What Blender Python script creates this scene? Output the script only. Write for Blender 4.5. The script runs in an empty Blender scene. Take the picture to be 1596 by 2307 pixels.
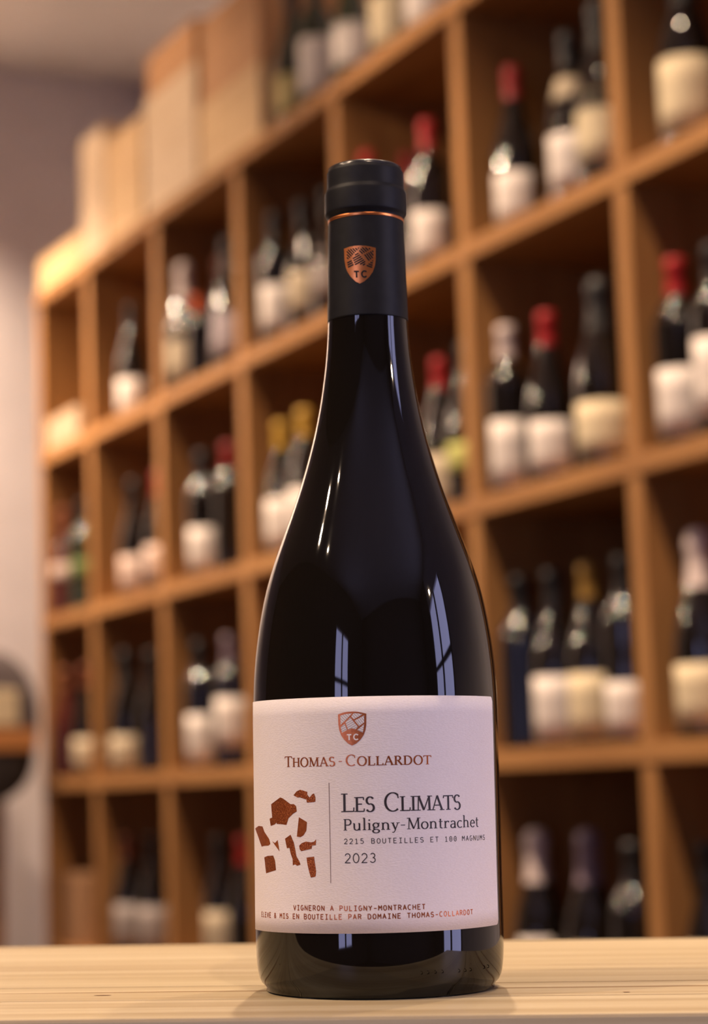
import bpy, bmesh, math, random
from mathutils import Vector, Matrix
random.seed(7)
SC = bpy.context.scene
COL = SC.collection

# ---------------------------------------------------------------- camera
F = 5000.0                    # focal length in pixels of the 1596 x 2307 frame
W_, H_ = 1596, 2307
PITCH, ROLL = math.radians(6.8), math.radians(1.05)
TOP = 0.88                    # height of the table top
CAM = Vector((-0.006, -0.754, TOP + 0.0704))
fv = Vector((0, math.cos(PITCH), math.sin(PITCH)))
r0 = Vector((1, 0, 0)); u0 = r0.cross(fv)
rv = r0 * math.cos(ROLL) - u0 * math.sin(ROLL)
uv = r0 * math.sin(ROLL) + u0 * math.cos(ROLL)
cam = bpy.data.cameras.new('camera'); camo = bpy.data.objects.new('camera', cam); COL.objects.link(camo)
camo.matrix_world = Matrix(((rv.x, uv.x, -fv.x, CAM.x), (rv.y, uv.y, -fv.y, CAM.y), (rv.z, uv.z, -fv.z, CAM.z), (0, 0, 0, 1)))
cam.sensor_fit = 'VERTICAL'; cam.sensor_height = 22.3; cam.lens = F / H_ * 22.3
cam.clip_start = 0.02
cam.dof.use_dof = True; cam.dof.focus_distance = 0.722; cam.dof.aperture_fstop = cam.lens / 8.2
SC.camera = camo

def ray(px, py):
    return fv + rv * ((px - W_ / 2) / F) - uv * ((py - H_ / 2) / F)
def project(P):
    d = P - CAM; k = d.dot(fv)
    return (W_ / 2 + F * d.dot(rv) / k, H_ / 2 - F * d.dot(uv) / k)

# ---------------------------------------------------------------- world, light, exposure
SC.view_settings.view_transform = 'Standard'; SC.view_settings.look = 'None'
SC.view_settings.exposure = 0.0; SC.view_settings.gamma = 1.0
SC.cycles.use_denoising = True
wd = bpy.data.worlds.new('world'); SC.world = wd; wd.use_nodes = True
wd.node_tree.nodes['Background'].inputs[0].default_value = (0.30, 0.32, 0.55, 1)
wd.node_tree.nodes['Background'].inputs[1].default_value = 0.10
WARM = (1.0, 0.73, 0.50)
CEIL = CAM.z + 2.10
def lamp(loc, power, target, cone, blend=0.4, radius=0.022, col=WARM):
    l = bpy.data.lights.new('room_or_fill_spot', 'SPOT'); l.energy = power; l.color = col
    l.spot_size = math.radians(cone); l.spot_blend = blend; l.shadow_soft_size = radius
    o = bpy.data.objects.new('room_or_fill_spot', l); COL.objects.link(o)
    o.location = loc
    o.rotation_euler = (Vector(target) - Vector(loc)).to_track_quat('-Z', 'Y').to_euler()
    return o
LH = CEIL - 0.12
def rl(t, y, z): # point given along the rack (t), in front of it (y) and by height
    return (RO0.x + math.sin(0.44222) * t - math.cos(0.44222) * y * -1, RO0.y - math.cos(0.44222) * t + math.sin(0.44222) * y, z)
RO0 = CAM + Vector((-0.92713, 6.22485, 1.32501))
lamp((-1.15, -0.36, LH), 100, (0, 0, 1.0), 70)            # left of the table
lamp((0.05, 1.25, LH), 125, (0.05, 0.6, 1.0), 70)         # between table and rack
lamp((-2.40, -0.51, LH), 60, (0, 0, 1.0), 50)             # further left, seen as streaks on the glass
lamp((-1.77, 0.22, LH), 45, (0, 0, 1.0), 50)
lamp((-2.09, -1.11, LH), 60, (0, 0, 1.0), 50)
lamp((0.35, -1.35, LH), 72, (0, 0, 1.0), 50)              # added fill from behind the camera, lifts the label
lamp((1.95, -1.00, 2.05), 30, (0, 0, 1.0), 60)            # low lamp to the right
for k_, p_ in enumerate((160, 155, 155, 152, 150, 150, 150, 130)):   # row of narrow spots close along the rack
    lamp(rl(0.42 + 0.64 * k_, -0.58, LH), p_, rl(0.36 + 0.64 * k_, -0.38, 0.0), 88, 1.0)
for t_, y_, p_ in ((0.6, -2.4, 85), (1.5, -3.0, 85), (0.5, -3.4, 85)):   # added long throws: frontal fill and highlight discs on rack bottles
    lamp(rl(t_, y_, LH), p_, rl(3.2, 0.1, 1.35), 58, 0.6)
lamp(rl(0.85, -1.65, LH), 88, rl(0.85, 0.1, 2.30), 62, 0.8)      # added fill to brighten the cases at the far end
lamp(rl(2.7, -2.3, LH), 230, rl(2.6, 0.1, 2.62), 36, 0.7)         # added fill to brighten the bottles on top of the rack
lamp(rl(0.10, -0.86, LH), 250, rl(0.10, -0.84, 0.0), 132, 0.5)   # scallop on the end wall
# soft daylight that comes in by the shop windows behind the camera is given by the panes below

# ---------------------------------------------------------------- materials
def mat(name, col, rough=0.5, metal=0.0, spec=0.5, coat=0.0):
    m = bpy.data.materials.new(name); m.use_nodes = True
    b = m.node_tree.nodes['Principled BSDF']
    b.inputs['Base Color'].default_value = (*col, 1); b.inputs['Roughness'].default_value = rough
    b.inputs['Metallic'].default_value = metal; b.inputs['Specular IOR Level'].default_value = spec
    b.inputs['Coat Weight'].default_value = coat; b.inputs['Coat Roughness'].default_value = 0.03
    return m
def noisy(name, c1, c2, scale=(1, 1, 1), nscale=20, rough=0.5, bump=0.0, detail=4, metal=0.0, lo=0.35, hi=0.65, dist=0.0, spec=0.5):
    m = mat(name, c1, rough, metal, spec); nt = m.node_tree; N = nt.nodes; L = nt.links
    b = N['Principled BSDF']
    tc = N.new('ShaderNodeTexCoord'); mp = N.new('ShaderNodeMapping'); mp.inputs['Scale'].default_value = scale
    nz = N.new('ShaderNodeTexNoise'); nz.inputs['Scale'].default_value = nscale; nz.inputs['Detail'].default_value = detail
    nz.inputs['Distortion'].default_value = dist
    rp = N.new('ShaderNodeValToRGB'); rp.color_ramp.elements[0].position = lo; rp.color_ramp.elements[1].position = hi
    rp.color_ramp.elements[0].color = (*c1, 1); rp.color_ramp.elements[1].color = (*c2, 1)
    L.new(tc.outputs['Object'], mp.inputs[0]); L.new(mp.outputs[0], nz.inputs['Vector'])
    L.new(nz.outputs['Fac'], rp.inputs[0]); L.new(rp.outputs[0], b.inputs['Base Color'])
    if bump:
        bp = N.new('ShaderNodeBump'); bp.inputs['Strength'].default_value = bump; bp.inputs['Distance'].default_value = 0.0005
        L.new(nz.outputs['Fac'], bp.inputs['Height']); L.new(bp.outputs[0], b.inputs['Normal'])
    return m
M = {}
M['wall'] = noisy('wall_paint', (0.68, 0.64, 0.68), (0.72, 0.68, 0.72), nscale=8, rough=0.9)
M['wall_dark'] = noisy('wall_dark_paint', (0.16, 0.12, 0.10), (0.19, 0.145, 0.12), nscale=8, rough=0.9)
M['ceiling'] = noisy('ceiling_paint', (0.78, 0.74, 0.72), (0.82, 0.78, 0.76), nscale=6, rough=0.95)
M['floor'] = noisy('floor_boards', (0.045, 0.028, 0.02), (0.07, 0.045, 0.03), scale=(1, 12, 1), nscale=3, rough=0.5)
M['frame'] = mat('window_frame', (0.05, 0.05, 0.05), 0.5)
M['rack_h'] = noisy('rack_pine_along', (0.25, 0.115, 0.038), (0.335, 0.165, 0.056), scale=(1, 14, 14), nscale=2.5, rough=0.65, dist=0.4, spec=0.2)
M['rack_v'] = noisy('rack_pine_upright', (0.25, 0.115, 0.038), (0.335, 0.165, 0.056), scale=(14, 14, 1), nscale=2.5, rough=0.65, dist=0.4, spec=0.2)
M['rack_back'] = noisy('rack_back_panel', (0.07, 0.032, 0.016), (0.09, 0.042, 0.02), scale=(10, 10, 1), nscale=2, rough=0.6)  # colour darkened to deepen the shade inside the cells
M['crate'] = noisy('crate_pine', (0.60, 0.39, 0.19), (0.72, 0.49, 0.25), scale=(1, 10, 10), nscale=3, rough=0.6)
M['crate_pale'] = noisy('crate_poplar', (0.62, 0.46, 0.29), (0.70, 0.53, 0.35), scale=(1, 10, 10), nscale=3, rough=0.6)
M['crate_dark'] = noisy('crate_oak', (0.46, 0.23, 0.09), (0.56, 0.29, 0.12), scale=(1, 10, 10), nscale=3, rough=0.6)
M['carton'] = noisy('carton_brown', (0.26, 0.13, 0.06), (0.32, 0.17, 0.08), nscale=30, rough=0.8)
M['carton_pale'] = noisy('carton_pale', (0.36, 0.26, 0.17), (0.41, 0.30, 0.20), nscale=30, rough=0.8)
M['bag'] = noisy('bag_cloth', (0.11, 0.09, 0.10), (0.15, 0.125, 0.13), nscale=120, rough=0.9)
M['bag_low'] = noisy('bag_leather', (0.02, 0.017, 0.018), (0.03, 0.025, 0.026), nscale=90, rough=0.6)
M['tan'] = noisy('tan_leather', (0.42, 0.17, 0.05), (0.5, 0.22, 0.07), nscale=60, rough=0.6)
M['cream_patch'] = noisy('cream_patch', (0.62, 0.52, 0.34), (0.68, 0.58, 0.40), nscale=60, rough=0.8)
# table pine: long grain lines with a few dark streaks
def pine():
    m = mat('table_pine', (0.8, 0.55, 0.3), 0.45); nt = m.node_tree; N = nt.nodes; L = nt.links; b = N['Principled BSDF']
    tc = N.new('ShaderNodeTexCoord'); oi = N.new('ShaderNodeObjectInfo')
    ad = N.new('ShaderNodeVectorMath'); ad.operation = 'ADD'
    sc = N.new('ShaderNodeVectorMath'); sc.operation = 'SCALE'; sc.inputs['Scale'].default_value = 7.0
    cb = N.new('ShaderNodeCombineXYZ'); L.new(oi.outputs['Random'], cb.inputs[0]); L.new(oi.outputs['Random'], cb.inputs[1])
    L.new(cb.outputs[0], sc.inputs[0]); L.new(tc.outputs['Object'], ad.inputs[0]); L.new(sc.outputs[0], ad.inputs[1])
    def nz(scale, ns, detail, dist=0.0):
        mp = N.new('ShaderNodeMapping'); mp.inputs['Scale'].default_value = scale
        n = N.new('ShaderNodeTexNoise'); n.inputs['Scale'].default_value = ns; n.inputs['Detail'].default_value = detail; n.inputs['Distortion'].default_value = dist
        L.new(ad.outputs[0], mp.inputs[0]); L.new(mp.outputs[0], n.inputs['Vector']); return n
    def ramp(src, p0, c0, p1, c1):
        r = N.new('ShaderNodeValToRGB'); e = r.color_ramp.elements
        e[0].position = p0; e[0].color = (*c0, 1); e[1].position = p1; e[1].color = (*c1, 1); L.new(src.outputs['Fac'], r.inputs[0]); return r
    a = ramp(nz((0.5, 22, 22), 3.0, 3, 0.3), 0.35, (0.42, 0.325, 0.185), 0.62, (0.54, 0.45, 0.29))
    f = ramp(nz((1.2, 130, 130), 3.0, 5, 0.2), 0.28, (0.80, 0.73, 0.65), 0.55, (1, 1, 1))
    k = ramp(nz((0.25, 95, 95), 3.0, 2, 0.0), 0.30, (0.55, 0.40, 0.28), 0.35, (1, 1, 1))
    def mul(x, y):
        q = N.new('ShaderNodeMix'); q.data_type = 'RGBA'; q.blend_type = 'MULTIPLY'; q.inputs[0].default_value = 1.0
        L.new(x, q.inputs[6]); L.new(y, q.inputs[7]); return q.outputs[2]
    L.new(mul(mul(a.outputs[0], f.outputs[0]), k.outputs[0]), b.inputs['Base Color'])
    bp = N.new('ShaderNodeBump'); bp.inputs['Strength'].default_value = 0.15; bp.inputs['Distance'].default_value = 0.0003
    L.new(f.outputs[0], bp.inputs['Height']); L.new(bp.outputs[0], b.inputs['Normal'])
    return m
M['pine'] = pine()
M['knot'] = mat('pine_knot', (0.16, 0.07, 0.025), 0.6)
M['glass'] = mat('bottle_glass', (0.006, 0.0045, 0.003), 0.035, 0, 0.42)
M['glass_bg'] = mat('rack_bottle_glass', (0.008, 0.006, 0.005), 0.025, 0, 0.8)
M['glass_green'] = mat('rack_bottle_green', (0.012, 0.02, 0.008), 0.025, 0, 0.8)
M['glass_brown'] = mat('rack_bottle_red', (0.06, 0.012, 0.008), 0.15, 0, 0.5)
M['glass_navy'] = mat('rack_bottle_navy', (0.008, 0.008, 0.014), 0.1, 0, 0.5)
M['capsule'] = noisy('black_capsule', (0.009, 0.0085, 0.0095), (0.012, 0.0115, 0.0125), nscale=300, rough=0.5, spec=0.16)
M['capsule_top'] = mat('black_capsule_disc', (0.03, 0.028, 0.028), 0.22, 0.3)
M['copper'] = noisy('copper_foil', (0.62, 0.20, 0.06), (0.72, 0.26, 0.09), nscale=400, rough=0.33, metal=1.0)
M['copper_print'] = noisy('copper_foil_print', (0.42, 0.105, 0.03), (0.54, 0.16, 0.055), nscale=900, rough=0.38, metal=0.75)
M['copper_grain'] = noisy('copper_foil_grained', (0.26, 0.055, 0.015), (0.62, 0.20, 0.07), nscale=2600, rough=0.33, metal=0.75, bump=0.5, lo=0.45, hi=0.7)
M['ink'] = mat('dark_ink', (0.022, 0.015, 0.017), 0.6)
M['rule'] = mat('thin_rule_ink', (0.16, 0.09, 0.08), 0.6)
M['hatch'] = mat('hatch_ink', (0.30, 0.25, 0.26), 0.6)
M['paper'] = noisy('label_paper', (0.74, 0.68, 0.67), (0.78, 0.72, 0.71), scale=(1, 1, 2.6), nscale=1100, rough=0.75, bump=0.22, detail=3)
for n, c in dict(white=(0.80, 0.72, 0.68), cream=(0.74, 0.62, 0.42), beige=(0.55, 0.45, 0.32), pink=(0.66, 0.50, 0.44), yellow=(0.72, 0.60, 0.26), lav=(0.42, 0.36, 0.40), tanl=(0.55, 0.32, 0.16), grey=(0.35, 0.30, 0.29), lime=(0.50, 0.50, 0.14), green=(0.13, 0.20, 0.05)).items():
    M['l_' + n] = noisy('label_' + n, tuple(x * .75 for x in c), tuple(x * .79 for x in c), nscale=60, rough=0.8)
for n, c in dict(black=(0.015, 0.014, 0.015), red=(0.34, 0.012, 0.014), dred=(0.22, 0.012, 0.012), orange=(0.80, 0.14, 0.04), yellow=(0.55, 0.33, 0.05), white=(0.62, 0.52, 0.50), brown=(0.20, 0.06, 0.03), purple=(0.20, 0.15, 0.19), shaded_yellow=(0.28, 0.16, 0.03), green=(0.12, 0.22, 0.05)).items():
    M['c_' + n] = mat('capsule_' + n, c, 0.45, 0, 0.3)
def emis(name, col, st):
    m = bpy.data.materials.new(name); m.use_nodes = True; N = m.node_tree.nodes
    e = N.new('ShaderNodeEmission'); e.inputs[0].default_value = (*col, 1); e.inputs[1].default_value = st
    m.node_tree.links.new(e.outputs[0], N['Material Output'].inputs[0]); N.remove(N['Principled BSDF']); return m
M['daylight'] = emis('dusk_daylight_pane', (0.56, 0.56, 1.0), 7.0)

# ---------------------------------------------------------------- mesh helpers
def mesh_obj(name, verts, faces, m, parent=None, smooth=False, mw=None):
    me = bpy.data.meshes.new(name); me.from_pydata([tuple(v) for v in verts], [], faces); me.update()
    me.materials.append(M[m] if isinstance(m, str) else m)
    if smooth: me.polygons.foreach_set('use_smooth', [True] * len(me.polygons))
    o = bpy.data.objects.new(name, me); COL.objects.link(o)
    if parent: o.parent = parent
    if mw is not None: o.matrix_basis = mw
    return o
def box_data(x0, x1, y0, y1, z0, z1, bev=0.0):
    bm = bmesh.new(); bmesh.ops.create_cube(bm, size=1.0)
    bmesh.ops.scale(bm, vec=(x1 - x0, y1 - y0, z1 - z0), verts=bm.verts)
    bmesh.ops.translate(bm, vec=((x0 + x1) / 2, (y0 + y1) / 2, (z0 + z1) / 2), verts=bm.verts)
    if bev: bmesh.ops.bevel(bm, geom=bm.edges[:], offset=bev, segments=2, affect='EDGES', profile=0.6)
    bm.normal_update()
    return bm
def box(name, x0, x1, y0, y1, z0, z1, m, parent=None, bev=0.0, mw=None):
    bm = box_data(x0, x1, y0, y1, z0, z1, bev); me = bpy.data.meshes.new(name); bm.to_mesh(me); bm.free()
    me.materials.append(M[m]); o = bpy.data.objects.new(name, me); COL.objects.link(o)
    if parent: o.parent = parent
    if mw is not None: o.matrix_basis = mw
    return o
def lathe(prof, n=48):
    V = []; Fc = []
    for r, z in prof:
        for k in range(n):
            a = 2 * math.pi * k / n; V.append((r * math.cos(a), r * math.sin(a), z))
    for i in range(len(prof) - 1):
        for k in range(n):
            k2 = (k + 1) % n; Fc.append((i * n + k, i * n + k2, (i + 1) * n + k2, (i + 1) * n + k))
    return V, Fc
def thing(name, label, cat, mw=None, group=None):
    o = bpy.data.objects.new(name, None); COL.objects.link(o); o.empty_display_size = 0.05
    if mw is not None: o.matrix_world = mw
    tag(o, label, cat, group); return o
def tag(o, label, cat, group=None):
    o['label'] = label; o['category'] = cat
    if group: o['group'] = group
def struct(o): o['kind'] = 'structure'; return o

# ---------------------------------------------------------------- rack and room frames
YAW, AL, BE = 0.44222, 0.0117, -0.01074
RO = CAM + Vector((-0.92713, 6.22485, 1.32501))
t0 = Vector((math.sin(YAW), -math.cos(YAW), 0)); n0 = Vector((-t0.y, t0.x, 0)); zu = Vector((0, 0, 1))
tx = t0 * math.cos(AL) + zu * math.sin(AL); u1 = zu * math.cos(AL) - t0 * math.sin(AL)
uz = (u1 * math.cos(BE) + n0 * math.sin(BE)).normalized(); iy = uz.cross(tx).normalized()
RM = Matrix(((tx.x, iy.x, uz.x, RO.x), (tx.y, iy.y, uz.y, RO.y), (tx.z, iy.z, uz.z, RO.z), (0, 0, 0, 1)))
into = Vector((-t0.y, t0.x, 0))
ROOM = Matrix(((t0.x, into.x, 0, RO.x), (t0.y, into.y, 0, RO.y), (0, 0, 1, 0), (0, 0, 0, 1)))

# ---------------------------------------------------------------- room shell (room frame: x along rack towards the street, y into the rack)
X0, X1, Y0, Y1 = -0.16, 9.4, -4.6, 0.42
struct(box('floor', X0 - .1, X1 + .1, Y0 - .1, Y1 + .1, -0.1, 0, 'floor', mw=ROOM))
struct(box('ceiling', X0 - .1, X1 + .1, Y0 - .1, Y1 + .1, CEIL, CEIL + 0.1, 'ceiling', mw=ROOM))
struct(box('wall_end', X0 - .1, X0, Y0 - .1, Y1 + .1, 0, CEIL, 'wall', mw=ROOM))
# wall behind the rack with a tall window past the rack's end, side wall with a tall window, both behind the camera
WA, WB, WC, WD = 6.7, 8.25, 6.85, 7.95
struct(box('wall_rack', X0, WA, Y1, Y1 + .1, 0, CEIL, 'wall', mw=ROOM))
struct(box('wall_rack_corner', WB, X1, Y1, Y1 + .1, 0, CEIL, 'wall_dark', mw=ROOM))
struct(box('wall_rack_sill', WA, WB, Y1, Y1 + .1, 0, 0.45, 'wall', mw=ROOM))
struct(box('wall_rack_head', WA, WB, Y1, Y1 + .1, 2.35, CEIL, 'wall', mw=ROOM))
struct(box('wall_side', X0, WC, Y0 - .1, Y0, 0, CEIL, 'wall_dark', mw=ROOM))
struct(box('wall_side_corner', WD, X1, Y0 - .1, Y0, 0, CEIL, 'wall_dark', mw=ROOM))
struct(box('wall_side_sill', WC, WD, Y0 - .1, Y0, 0, 0.55, 'wall_dark', mw=ROOM))
struct(box('wall_side_head', WC, WD, Y0 - .1, Y0, 2.25, CEIL, 'wall_dark', mw=ROOM))
struct(box('wall_street', X1, X1 + .1, Y0 - .1, Y1 + .1, 0, CEIL, 'wall_dark', mw=ROOM))
w1 = struct(box('window_1', WC + .02, WD - .02, Y0 - .07, Y0 - .05, 0.57, 2.23, 'daylight', mw=ROOM))
w2 = struct(box('window_2', WA + .02, WB - .02, Y1 + .05, Y1 + .07, 0.47, 2.33, 'daylight', mw=ROOM))
for k in range(3):
    x = WC + .03 + k * (WD - WC - .06) / 2; box('window_frame', x - .04, x + .04, Y0 - .06, Y0 - .01, 0.57, 2.23, 'frame', w1)
    x = WA + .03 + k * (WB - WA - .06) / 2; box('window_frame', x - .05, x + .05, Y1 + .01, Y1 + .06, 0.47, 2.33, 'frame', w2)
box('window_rail', WC + .02, WD - .02, Y0 - .06, Y0 - .01, 1.45, 1.52, 'frame', w1)
box('window_rail', WA + .02, WB - .02, Y1 + .01, Y1 + .06, 1.50, 1.57, 'frame', w2)

# ---------------------------------------------------------------- table under the bottle
TM = Matrix.Translation((0, 0, TOP)) @ Matrix.Rotation(math.radians(-4.0), 4, 'Z')
table = thing('plank_table', 'narrow pale pine plank table carrying the tall dark wine bottle', 'table', TM @ Matrix.Translation((0, 0, -TOP)))
TX0, TX1 = -0.75, 0.149
def plank(y0, y1, dz, round_back=False, round_front=False):
    # board outline with rounded right corners, slightly eased upper edges
    def corner(cx, cy, r, a0, a1, n=6): return [(cx + r * math.cos(a0 + (a1 - a0) * i / n), cy + r * math.sin(a0 + (a1 - a0) * i / n)) for i in range(n + 1)]
    rb = 0.016 if round_back else 0.0006; rf = 0.016 if round_front else 0.0006
    out = [(TX0, y1), (TX0, y0)] + corner(TX1 - rf, y0 + rf, rf, -math.pi / 2, 0) + corner(TX1 - rb, y1 - rb, rb, 0, math.pi / 2)
    bm = bmesh.new(); vs = [bm.verts.new((x, y, TOP + dz)) for x, y in out]; fc = bm.faces.new(vs)
    bm.normal_update()
    e = bmesh.ops.extrude_face_region(bm, geom=[fc]); bmesh.ops.translate(bm, vec=(0, 0, -0.024 - dz), verts=[v for v in e['geom'] if isinstance(v, bmesh.types.BMVert)])
    bmesh.ops.recalc_face_normals(bm, faces=bm.faces)
    top = [x for x in bm.edges if all(abs(v.co.z - TOP - dz) < 1e-6 for v in x.verts)]
    bmesh.ops.bevel(bm, geom=top, offset=0.0007, segments=2, affect='EDGES')
    me = bpy.data.meshes.new('plank'); bm.to_mesh(me); bm.free(); me.materials.append(M['pine'])
    o = bpy.data.objects.new('plank', me); COL.objects.link(o); o.parent = table; return o
plank(-0.0866, -0.0296, 0.0, round_front=False)
pmid = plank(-0.0294, 0.0164, 0.0)
plank(0.0166, 0.2095, 0.0, round_back=True)
# knots on the boards (real inlays, a fraction of a millimetre proud)
def knot(x, y, a, b):
    n = 14; V = [(x + a * math.cos(2 * math.pi * i / n), y + b * math.sin(2 * math.pi * i / n), TOP + 0.00012) for i in range(n)] + [(x, y, TOP + 0.0002)]
    mesh_obj('knot', V, [(i, (i + 1) % n, n) for i in range(n)], 'knot', table)
knot(-0.0915, -0.0125, 0.0030, 0.0009); knot(0.0805, -0.0215, 0.0012, 0.0009)
box('apron', TX0 + .03, TX1 - .03, -0.0846, -0.0646, TOP - 0.094, TOP - 0.0242, 'pine', table, 0.001)
box('apron', TX0 + .03, TX1 - .03, 0.185, 0.205, TOP - 0.094, TOP - 0.0242, 'pine', table, 0.001)
for lx in (TX0 + .03, TX1 - .08):
    for ly in (-0.0645, 0.135): box('leg', lx, lx + .05, ly, ly + .05, 0, TOP - 0.0242, 'pine', table, 0.001)

# ---------------------------------------------------------------- hero bottle
# silhouette of the photograph: (height parameter, half-width in px) turned into metres
PX = [(1063, 258), (1058, 264.0), (1048, 270.5), (1038, 273.8), (1020, 276.8), (1000, 278.6), (975, 279.6), (940, 279.6), (830, 278.4), (700, 277.4), (590, 276.5), (476, 275.8), (416, 274.6), (357, 271.0), (297, 264.2), (238, 254.6), (179, 241.6), (120, 223.8), (61, 202.2), (1.3, 179.6), (-58, 158.6), (-117, 140.4), (-176, 124.6), (-235, 112.0), (-295, 102.0), (-354, 94.6), (-413, 90.2), (-440, 89.2)]
D = 0.754
def zr(y, hw):
    el = PITCH - math.atan(y / F); z = 0.0704 + D * math.tan(el)
    dep = D * math.cos(PITCH) + (z - 0.0704) * math.sin(PITCH)
    R = hw / F * dep; return R * (1 - 0.5 * (R / dep) ** 2), z
prof = [zr(*p) for p in PX]
ctl = prof[:]
def rad_at(z):
    # smooth (Catmull-Rom style) radius by height
    P = ctl
    if z <= P[0][1]: return P[0][0]
    if z >= P[-1][1]: return P[-1][0]
    for i in range(len(P) - 1):
        if P[i][1] <= z <= P[i + 1][1]:
            h = P[i + 1][1] - P[i][1]; s = (z - P[i][1]) / h
            def sl(j):
                if j <= 0 or j >= len(P) - 1: 
                    j = min(max(j, 1), len(P) - 2)
                return (P[j + 1][0] - P[j - 1][0]) / (P[j + 1][1] - P[j - 1][1])
            m0, m1 = sl(i) * h, sl(i + 1) * h
            return (2*s**3-3*s*s+1)*P[i][0] + (s**3-2*s*s+s)*m0 + (-2*s**3+3*s*s)*P[i+1][0] + (s**3-s*s)*m1
zt = ctl[-1][1]; zb = ctl[0][1]
BM = Matrix.Translation((0, 0, TOP))
bottle = thing('wine_bottle', 'large dark wine bottle with pale pink paper label and black capsule, on the table', 'bottle', BM)
zs = [zb + (zt - zb) * i / 150 for i in range(151)]
body = [(0.0, 0.018), (0.012, 0.016), (0.026, 0.007), (0.033, 0.0012), (0.0365, 0.0001), (0.0382, 0.0006)] + [(rad_at(z), z) for z in zs if z > 0.0012]
V, Fc = lathe(body, 128); glass = mesh_obj('glass_body', V, Fc, 'glass', bottle, True)
# capsule: silhouettes in the same coordinates
CP = [(-426, 91.0), (-429, 91.0), (-454, 90.3), (-503, 89.0), (-553, 87.7), (-602, 86.3), (-650, 84.9), (-656, 84.9), (-657, 85.0), (-661, 87.2), (-664, 90.4), (-666.5, 92.0), (-667.5, 92.3), (-672, 92.5), (-690, 92.4), (-708, 92.0), (-713, 91.6), (-714, 91.4), (-721, 87.2), (-722, 86.9), (-725, 86.6), (-742, 86.2), (-758, 85.8), (-760, 85.6), (-767, 82.0), (-768, 81.0)]
cprof = [zr(*p) for p in CP]
ztop = cprof[-1][1]; rtop = cprof[-1][0]
rim = cprof + [(rtop - 0.0006, ztop + 0.0003), (rtop - 0.0013, ztop + 0.0001), (rtop - 0.0018, ztop - 0.0008), (0.0, ztop - 0.0009)]
cin = [(cprof[0][0] - 0.0004, cprof[0][1])]
V, Fc = lathe(cin + rim, 96); capsule = mesh_obj('capsule', V, Fc, 'capsule', bottle, True)
def cap_rad(z):
    P = cprof
    if z <= P[0][1]: return P[0][0]
    for i in range(len(P) - 1):
        if P[i][1] <= z <= P[i + 1][1]: return P[i][0] + (P[i + 1][0] - P[i][0]) * (z - P[i][1]) / max(1e-9, P[i + 1][1] - P[i][1])
    return P[-1][0]
# glossy turned-over rim and the step band catch the light
def band(name, y0, y1, extra, m, parent, n=96, seg=4):
    z0 = zr(y0, 1)[1]; z1 = zr(y1, 1)[1]
    pr = [(cap_rad(z0 + (z1 - z0) * i / seg) + extra, z0 + (z1 - z0) * i / seg) for i in range(seg + 1)]
    pr = [(pr[0][0] - extra - 1e-4, pr[0][1])] + pr + [(pr[-1][0] - extra - 1e-4, pr[-1][1])]
    V, Fc = lathe(pr, n); return mesh_obj(name, V, Fc, m, parent, True)
band('copper_ring', -648, -654.5, 0.00012, 'copper', capsule)
# raised lip ring on the very top
pr = [(rtop + 0.0003, ztop - 0.0006), (rtop + 0.0002, ztop + 0.0004), (rtop - 0.0006, ztop + 0.0009), (rtop - 0.0015, ztop + 0.0005), (rtop - 0.0019, ztop - 0.0006)]
V, Fc = lathe(pr, 96); mesh_obj('top_rim', V, Fc, 'capsule_top', capsule, True)

# --- drawing on the round surfaces: pixel -> (angle, height) on the bottle
def hit(px, py, radf, off=0.0):
    v = ray(px, py); o = CAM - Vector((0, 0, TOP))
    lo = 0.60; hi = None; t = lo
    def g(t):
        p = o + v * t; return math.hypot(p.x, p.y) - radf(p.z) - off
    hi = lo
    while hi < 0.80 and g(hi) > 0: hi += 0.001
    if hi >= 0.80:   # just past the silhouette: closest approach
        ts = [0.60 + i * 0.0005 for i in range(400)]; t = min(ts, key=g); p = o + v * t
        return math.atan2(p.y, p.x), p.z
    lo = hi - 0.001
    for _ in range(30):
        t = (lo + hi) / 2
        if g(t) > 0: lo = t
        else: hi = t
    p = o + v * t; return math.atan2(p.y, p.x), p.z
LABEL_OFF = 0.00030
def on_label(px, py): return hit(px, py, rad_at, LABEL_OFF)
def wrap(a, z, radf, off):
    R = radf(z) + off; return (R * math.cos(a), R * math.sin(a), z)
# --- label sheet: corners traced, wraps round to the left out of sight
tr_a, tr_z = on_label(1109.5, 1569.5); br_a, br_z = on_label(1123, 2081)
c_a, ct_z = on_label(851, 1568); _, cb_z = on_label(851, 2102.5)
aL = math.radians(-172)
NU, NV = 110, 14
aR = (tr_a + br_a) / 2
def lz(a, k):       # height of lower / upper label edge at angle a (label hangs a hair crooked)
    s = (a - c_a) / (aR - c_a)
    return (cb_z + s * (br_z - cb_z) * 0.6) if k == 0 else (ct_z + s * (tr_z - ct_z) * 0.6)
V = []; Fc = []
rc = 0.0016
for layer in (0, 1):
    off = LABEL_OFF if layer == 0 else 0.00002
    for i in range(NU + 1):
        # denser at the right end for the rounded corners
        s = i / NU; a = aL + (aR - aL) * (1 - (1 - s) ** 1.15)
        de = (aR - a) * 0.0415; cut = rc - math.sqrt(max(0, rc * rc - (rc - de) ** 2)) if de < rc else 0
        z0, z1 = lz(a, 0) + cut, lz(a, 1) - cut
        for j in range(NV + 1):
            z = z0 + (z1 - z0) * j / NV; V.append(wrap(a, z, rad_at, off))
st = (NU + 1) * (NV + 1)
idx = lambda l, i, j: l * st + i * (NV + 1) + j
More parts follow.
